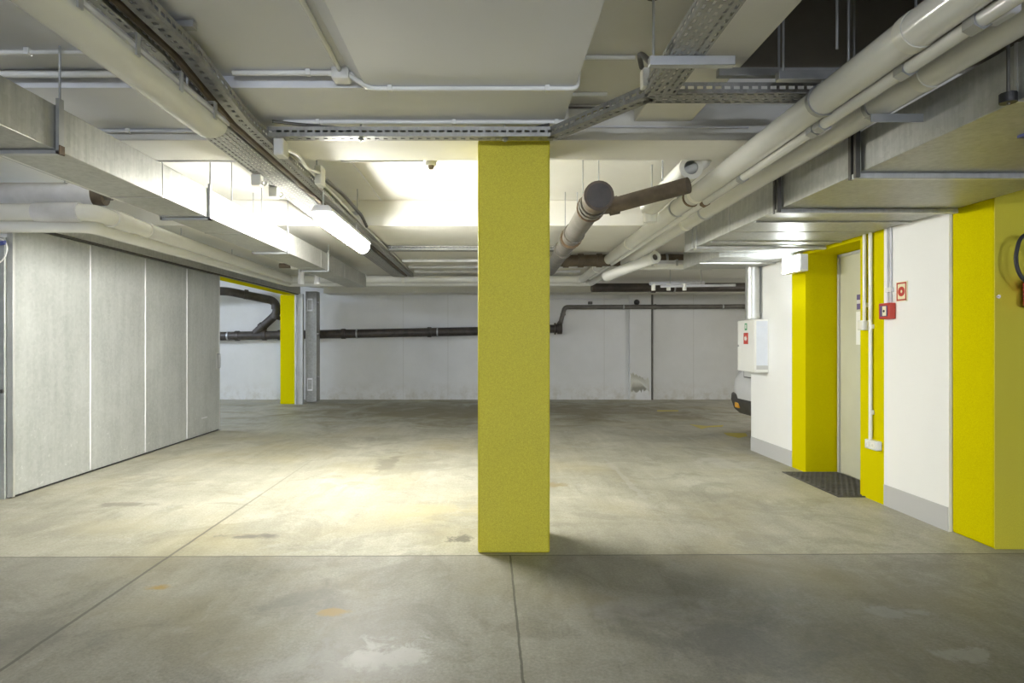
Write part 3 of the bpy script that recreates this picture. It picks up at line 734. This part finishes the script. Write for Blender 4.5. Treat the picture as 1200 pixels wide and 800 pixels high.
MB().tube([(3.30,13.64,2.17),(3.30,13.60,2.17),(3.30,13.565,2.17)], [.065,.055,.025], 18).build('dome', 'black', t)
jbox('small dark box on the back wall above the thin grey pipe', (2.28,13.72,2.16), (.09,.07,.06), 'dark')
t = thing('sprinkler_pipe', 'clutter of small pale valves and pipes hanging before the back beam', 'pipe', (3.0,9.2,2.05))
MB().tube([(2.35,8.9,2.14),(3.3,9.4,2.2)], .028, 10).tube([(2.5,8.9,2.10),(3.6,8.95,2.12)], .02, 10).build('pipe_run', 'lag', t)
for x in (2.4, 2.62, 2.85): MB().tube([(x,8.92,2.14),(x,8.92,2.04)], .03, 10).build('valve', 'cream', t)
for x in (2.65, 3.1): rod(t, x, 8.95, 2.12, 2.5)
# patch of flaked paint on the pilaster
m = MB(); ring_ = []
top_ = [(3.17+.03*k, .62+random.uniform(-.05,.06)-.012*k) for k in range(15)]
bot_ = [(3.17+.03*k, .20+random.uniform(-.05,.05)) for k in range(14,-1,-1)]
for x, z in [(3.17,.80),(3.18,.82)] + top_ + bot_: ring_.append(m.b.verts.new((x, 13.6785, z)))
m.b.faces.new(ring_); pp = m.build('flaked_patch', 'flake', None, solid=.002); tag(pp, 'flaked grey plaster patch low on the back wall pilaster', 'stain')

# ------------------------------------------------------------------ things on the right wall
XW = XR
t = thing('exit_sign', 'glowing white emergency exit sign box above the yellow door jamb', 'sign', (3.08,6.35,2.0))
MB().box(3.02,3.10,5.95,6.30,1.985,2.15).build('case', 'cream', t, .006)
MB().box(3.012,3.02,5.96,6.29,1.992,2.143).build('lit_face', 'exit', t, .003)
MB().box(3.03,3.09,5.944,5.95,2.0,2.14).build('end_cap', 'lag', t)
MB().box(3.09,XW,6.12,6.28,2.03,2.11).build('wall_mount', 'cream', t)
# downpipe and hydrant cabinet
t = thing('downpipe', 'round galvanised downpipe from the duct to the white cabinet', 'pipe', (3.07,7.1,1.55))
MB().tube([(3.055,7.10,1.56),(3.055,7.10,2.16)], .078, 20).build('pipe_run', 'galv', t)
MB().ring((3.055,7.10,1.60), (0,0,1), .07, .084, .03).build('collar', 'galv', t)
t = thing('hydrant_cabinet', 'white wall cabinet with red arrow sign beside the parked car', 'cabinet', (3.07,7.1,.97))
MB().box(3.0,XW,6.90,7.36,.95,1.55).build('case', 'pvc', t, .005)
dd = MB().box(2.988,3.0,6.905,7.355,.955,1.545).build('door', 'pvc', t, .003)
MB().tube([(2.988,7.33,1.25),(2.978,7.33,1.25)], .012, 10).build('lock', 'steel', dd)
MB().box(3.012,3.14,6.896,6.90,.985,1.53).build('side_window', 'clear', t, .002)
MB().box(3.012,3.14,6.893,6.897,.985,1.03).build('window_sill_strip', 'grey', t)
MB().box(3.022,3.13,6.893,6.896,1.46,1.465).build('shelf_edge', 'lag', t)
s = MB().box(2.9855,2.988,7.06,7.18,1.27,1.40).build('red_sign', 'red', t); s['label'] = 'red square sign with white arrow'
MB().prism([(7.155,1.315),(7.12,1.315),(7.12,1.30),(7.085,1.335),(7.12,1.37),(7.12,1.355),(7.155,1.355)], 'x', 2.984, 2.9856).build('arrow', 'pvc', s)
s = MB().box(2.9855,2.988,7.09,7.15,1.43,1.51).build('green_sign', 'green', t)
MB().box(2.9845,2.9857,7.105,7.135,1.45,1.495).build('pictogram', 'pvc', s)
# call point, sign
t = thing('call_point', 'red fire alarm call point on the white wall below the fire sign', 'alarm', (3.1,4.82,1.5))
MB().box(3.098,XW,4.745,4.875,1.475,1.60).build('case', 'red', t, .006)
MB().box(3.094,3.098,4.765,4.855,1.495,1.58).build('front_panel', 'purple', t, .002)
MB().box(3.091,3.095,4.775,4.82,1.50,1.575).build('break_glass', 'signcream', t, .002)
MB().tube([(3.091,4.798,1.537),(3.088,4.798,1.537)], .010, 10).build('button', 'black', t)
t = thing('fire_sign', 'square red and cream fire alarm sign above the call point', 'sign', (3.14,4.66,1.6))
MB().box(3.142,XW,4.61,4.73,1.605,1.755).build('plate', 'signcream', t)
fr = MB()
for a, b, c_, d_ in ((4.616,4.724,1.611,1.622),(4.616,4.724,1.738,1.749),(4.616,4.626,1.611,1.749),(4.714,4.724,1.611,1.749)): fr.box(3.140,3.1422,a,b,c_,d_)
fr.build('red_border', 'red', t)
MB().ring((3.141,4.67,1.68), (1,0,0), .012, .037, .003, 24).build('red_ring', 'red', t)
for lab, y in (('thin conduit down the white wall to the call point, nearer the door', 4.825), ('thin conduit down the white wall to the call point, nearer the pillar', 4.79)):
    conduit(lab, [(3.138,y,1.60),(3.138,y,2.19)], .007, 'lag', clips=[(3.138,y,1.70)])
# cables down the yellow jamb with sockets
conduit('white conduit down the yellow jamb to the upper socket', [(3.13,5.11,1.47),(3.13,5.11,2.19)], .014, 'pvc', clips=[(3.138,5.11,1.6)])
conduit('long white conduit down the yellow jamb to the low double socket', [(3.13,5.03,.50),(3.13,5.03,2.19)], .014, 'pvc', clips=[(3.138,5.03,.72),(3.138,5.03,1.42)])
t = thing('socket', 'small white single socket halfway up the yellow jamb', 'socket', (3.12,5.11,1.4))
MB().box(3.095,XW,5.07,5.15,1.395,1.475).build('case', 'pvc', t, .006)
MB().box(3.09,3.096,5.078,5.142,1.403,1.467).build('flap', 'cream', t, .003)
t = thing('socket', 'white double socket low on the yellow jamb near the mat', 'socket', (3.12,5.0,.42))
MB().box(3.10,XW,4.91,5.06,.425,.50).build('case', 'pvc', t, .006)
for y in (4.95, 5.02):
    MB().ring((3.098,y,.462), (1,0,0), .012, .026, .006, 16).build('socket_ring', 'cream', t)
# notices on the recessed door
t = thing('notice', 'violet notice on the recessed door', 'notice', (3.47,5.55,1.6))
MB().box(3.4735,3.475,5.66,5.79,1.60,1.655).box(3.4735,3.475,5.66,5.79,1.69,1.74).build('violet_block', 'purple', t)
MB().box(3.4735,3.475,5.66,5.79,1.655,1.69).build('pale_band', 'lag', t)
t = tag(MB().box(3.4735,3.475,5.64,5.80,1.27,1.58).build('paper', 'white'), 'white paper sheet taped to the recessed door', 'paper')
# door mat
t = thing('door_mat', 'black rubber grid mat in front of the recessed door', 'mat', (3.2,5.6,0))
MB().perf((2.93,5.14,.0045), (1,0,0), (0,1,0), .535, .96, .048, .044, .036, .033, True).build('rubber_grid', 'rubber', t, solid=.008)
MB().box(2.92,2.935,5.13,6.11,0,.009).box(2.92,3.465,5.125,5.14,0,.009).build('rim', 'rubber', t, .003)

# extinguisher half cut by the frame edge
t = thing('fire_extinguisher', 'red extinguisher with black hose loop on the yellow pillar, cut by frame', 'extinguisher', (3.30,3.77,1.52))
MB().tube([(3.37,3.765,1.515),(3.37,3.765,1.53),(3.37,3.765,1.68),(3.37,3.765,1.715),(3.37,3.765,1.735)], [.062,.07,.07,.05,.022], 24).build('cylinder', 'red', t)
MB().tube([(3.37,3.765,1.735),(3.37,3.765,1.78)], .018, 12).build('valve', 'steel', t)
MB().tube([(3.34,3.76,1.76),(3.48,3.76,1.80)], .010, 8).build('lever', 'black', t)
MB().tube([(3.37,3.75,1.775),(3.30,3.72,1.97),(3.215,3.715,1.93),(3.185,3.715,1.80),(3.215,3.715,1.69),(3.29,3.70,1.62)], .011, 10, .06).build('hose', 'black', t)
MB().box(3.345,3.395,3.83,3.846,1.56,1.66).build('wall_bracket', 'steel', t)
t = thing('screw_eye', 'tiny white screw eye on the pillar corner beside the extinguisher', 'screw', (3.185,3.84,1.58))
MB().tube([(3.185,3.85,1.58),(3.185,3.835,1.58)], .006, 8).build('shank', 'steel', t)
MB().ring((3.185,3.83,1.58), (1,0,0), .006, .012, .005, 12).build('eye', 'lag', t)

# ------------------------------------------------------------------ floor paint
def floor_poly(label, pts):
    m = MB(); m.prism(pts, 'z', .0005, .0025); return tag(m.build('floor_marking', 'fpaint'), label, 'marking')
def fl(px, py): y = F*HC/(py-VY); return ((px-VX)*y/F, y)
floor_poly('yellow arrow painted on the floor far right', [fl(808,497), fl(828,499), fl(848,498), fl(846,500), fl(830,500.5), fl(822,502.5)])
floor_poly('yellow worn paint mark on the floor near the car', [fl(848,507), fl(874,507.5), fl(876,511), fl(866,513), fl(852,510)])
floor_poly('thin yellow line stub on the far floor', [fl(770,480.5), fl(795,480.5), fl(795,482), fl(770,482)])

# ------------------------------------------------------------------ parked car
t = thing('car', 'white car parked behind the right wall, only its tail corner showing', 'car', (5.5,8.28,0))
CX, Y0, Y1 = 3.57, 7.48, 9.08
body = [(CX-.01,.46),(CX-.02,.62),(CX+.0,.76),(CX+.08,.90),(CX+.22,1.02),(CX+.42,1.40),(CX+.62,1.50),(CX+1.6,1.53),(CX+2.3,1.47),(CX+2.95,1.05),(CX+3.75,.95),(CX+4.05,.78),(CX+4.1,.45),(CX+4.0,.26),(CX+.30,.26),(CX+.10,.30)]
m = MB(); n = len(body); L = []
for fy, ins in ((0,.07),(.06,.02),(.2,0),(.8,0),(.94,.02),(1,.07)):
    yy = Y0 + (Y1-Y0)*fy; row = []
    for x, z in body:
        cx, cz = CX+2.05, .7
        tum = max(0, z-.95) * .22
        k = 1 - ins*.9
        y2 = yy + (tum if fy < .5 else -tum) * (1 - 2*min(fy, 1-fy))
        row.append(m.b.verts.new((cx+(x-cx)*k, y2, cz+(z-cz)*k)))
    L.append(row)
for A, B in zip(L, L[1:]):
    for i in range(n): m.b.faces.new((A[i], A[(i+1)%n], B[(i+1)%n], B[i]))
m.b.faces.new(L[0]); m.b.faces.new(L[-1][::-1])
m.build('body', 'carwhite', t, .03, 3)
MB().prism([(CX-.005,.56),(CX-.015,.46),(CX+.03,.33),(CX+.12,.25),(CX+.55,.25),(CX+.5,.56)], 'y', Y0+.06, Y1-.07).build('bumper', 'dark', t, .02)
for y in (Y0+.12, Y1-.32): MB().box(CX-.005,CX+.04,y,y+.13,.35,.43).build('fog_lamp', 'amber', t, .01)
for y in (Y0+.03, Y1-.16): MB().prism([(CX+.17,1.03),(CX+.20,1.08),(CX+.40,1.36),(CX+.46,1.36),(CX+.30,1.03)], 'y', y, y+.13).build('tail_lamp', 'red', t, .01)
MB().prism([(CX+.215,1.06),(CX+.20,1.07),(CX+.385,1.39),(CX+.41,1.38)], 'y', Y0+.2, Y1-.2).build('rear_window', 'glass', t)
for y0, y1 in ((Y0+.055, Y0+.075), (Y1-.075, Y1-.055)):
    MB().prism([(CX+.38,1.05),(CX+.55,1.38),(CX+2.2,1.38),(CX+2.75,1.05)], 'y', y0, y1).build('side_window', 'glass', t, .004)
for x in (CX+.72, CX+3.3):
    for y in (Y0+.02, Y1-.22):
        k = MB().tube([(x,y,.31),(x,y+.2,.31)], .31, 28).build('wheel', 'black', t, .02)
        MB().tube([(x,y-.01,.31),(x,y+.02,.31)], .19, 20).build('hub', 'steel', k)
k = MB().box(CX-.012,CX+.06,Y0+.54,Y1-.52,.80,.93).build('plate_recess', 'dark', t, .008)
MB().box(CX-.018,CX-.012,Y0+.56,Y1-.55,.815,.92).build('number_plate', 'pvc', k)
MB().tube([(CX+.12,Y0+.35,.22),(CX+.5,Y0+.35,.22)], .03, 10).build('exhaust', 'steel', t)

# ------------------------------------------------------------------ camera, view
cam = bpy.data.objects.new('camera', bpy.data.cameras.new('camera')); C.objects.link(cam)
cam.location = (0,0,HC); cam.rotation_euler = (math.pi/2,0,0)
cam.data.sensor_width = 36; cam.data.lens = 36*F/1200
cam.data.shift_x = (600-VX)/1200; cam.data.shift_y = 0
cam.data.clip_start = .05
S.camera = cam
wd = bpy.data.worlds.new('world'); S.world = wd; wd.use_nodes = True
wd.node_tree.nodes['Background'].inputs[0].default_value = (0,0,0,1)
wd.node_tree.nodes['Background'].inputs[1].default_value = 0
S.view_settings.view_transform = 'Standard'; S.view_settings.look = 'None'
S.view_settings.gamma = 1; S.view_settings.use_curve_mapping = False
S.view_settings.exposure = .58
S.cycles.max_bounces = 10; S.cycles.diffuse_bounces = 7; S.cycles.glossy_bounces = 4
S.cycles.use_denoising = True
S.cycles.sample_clamp_indirect = 6
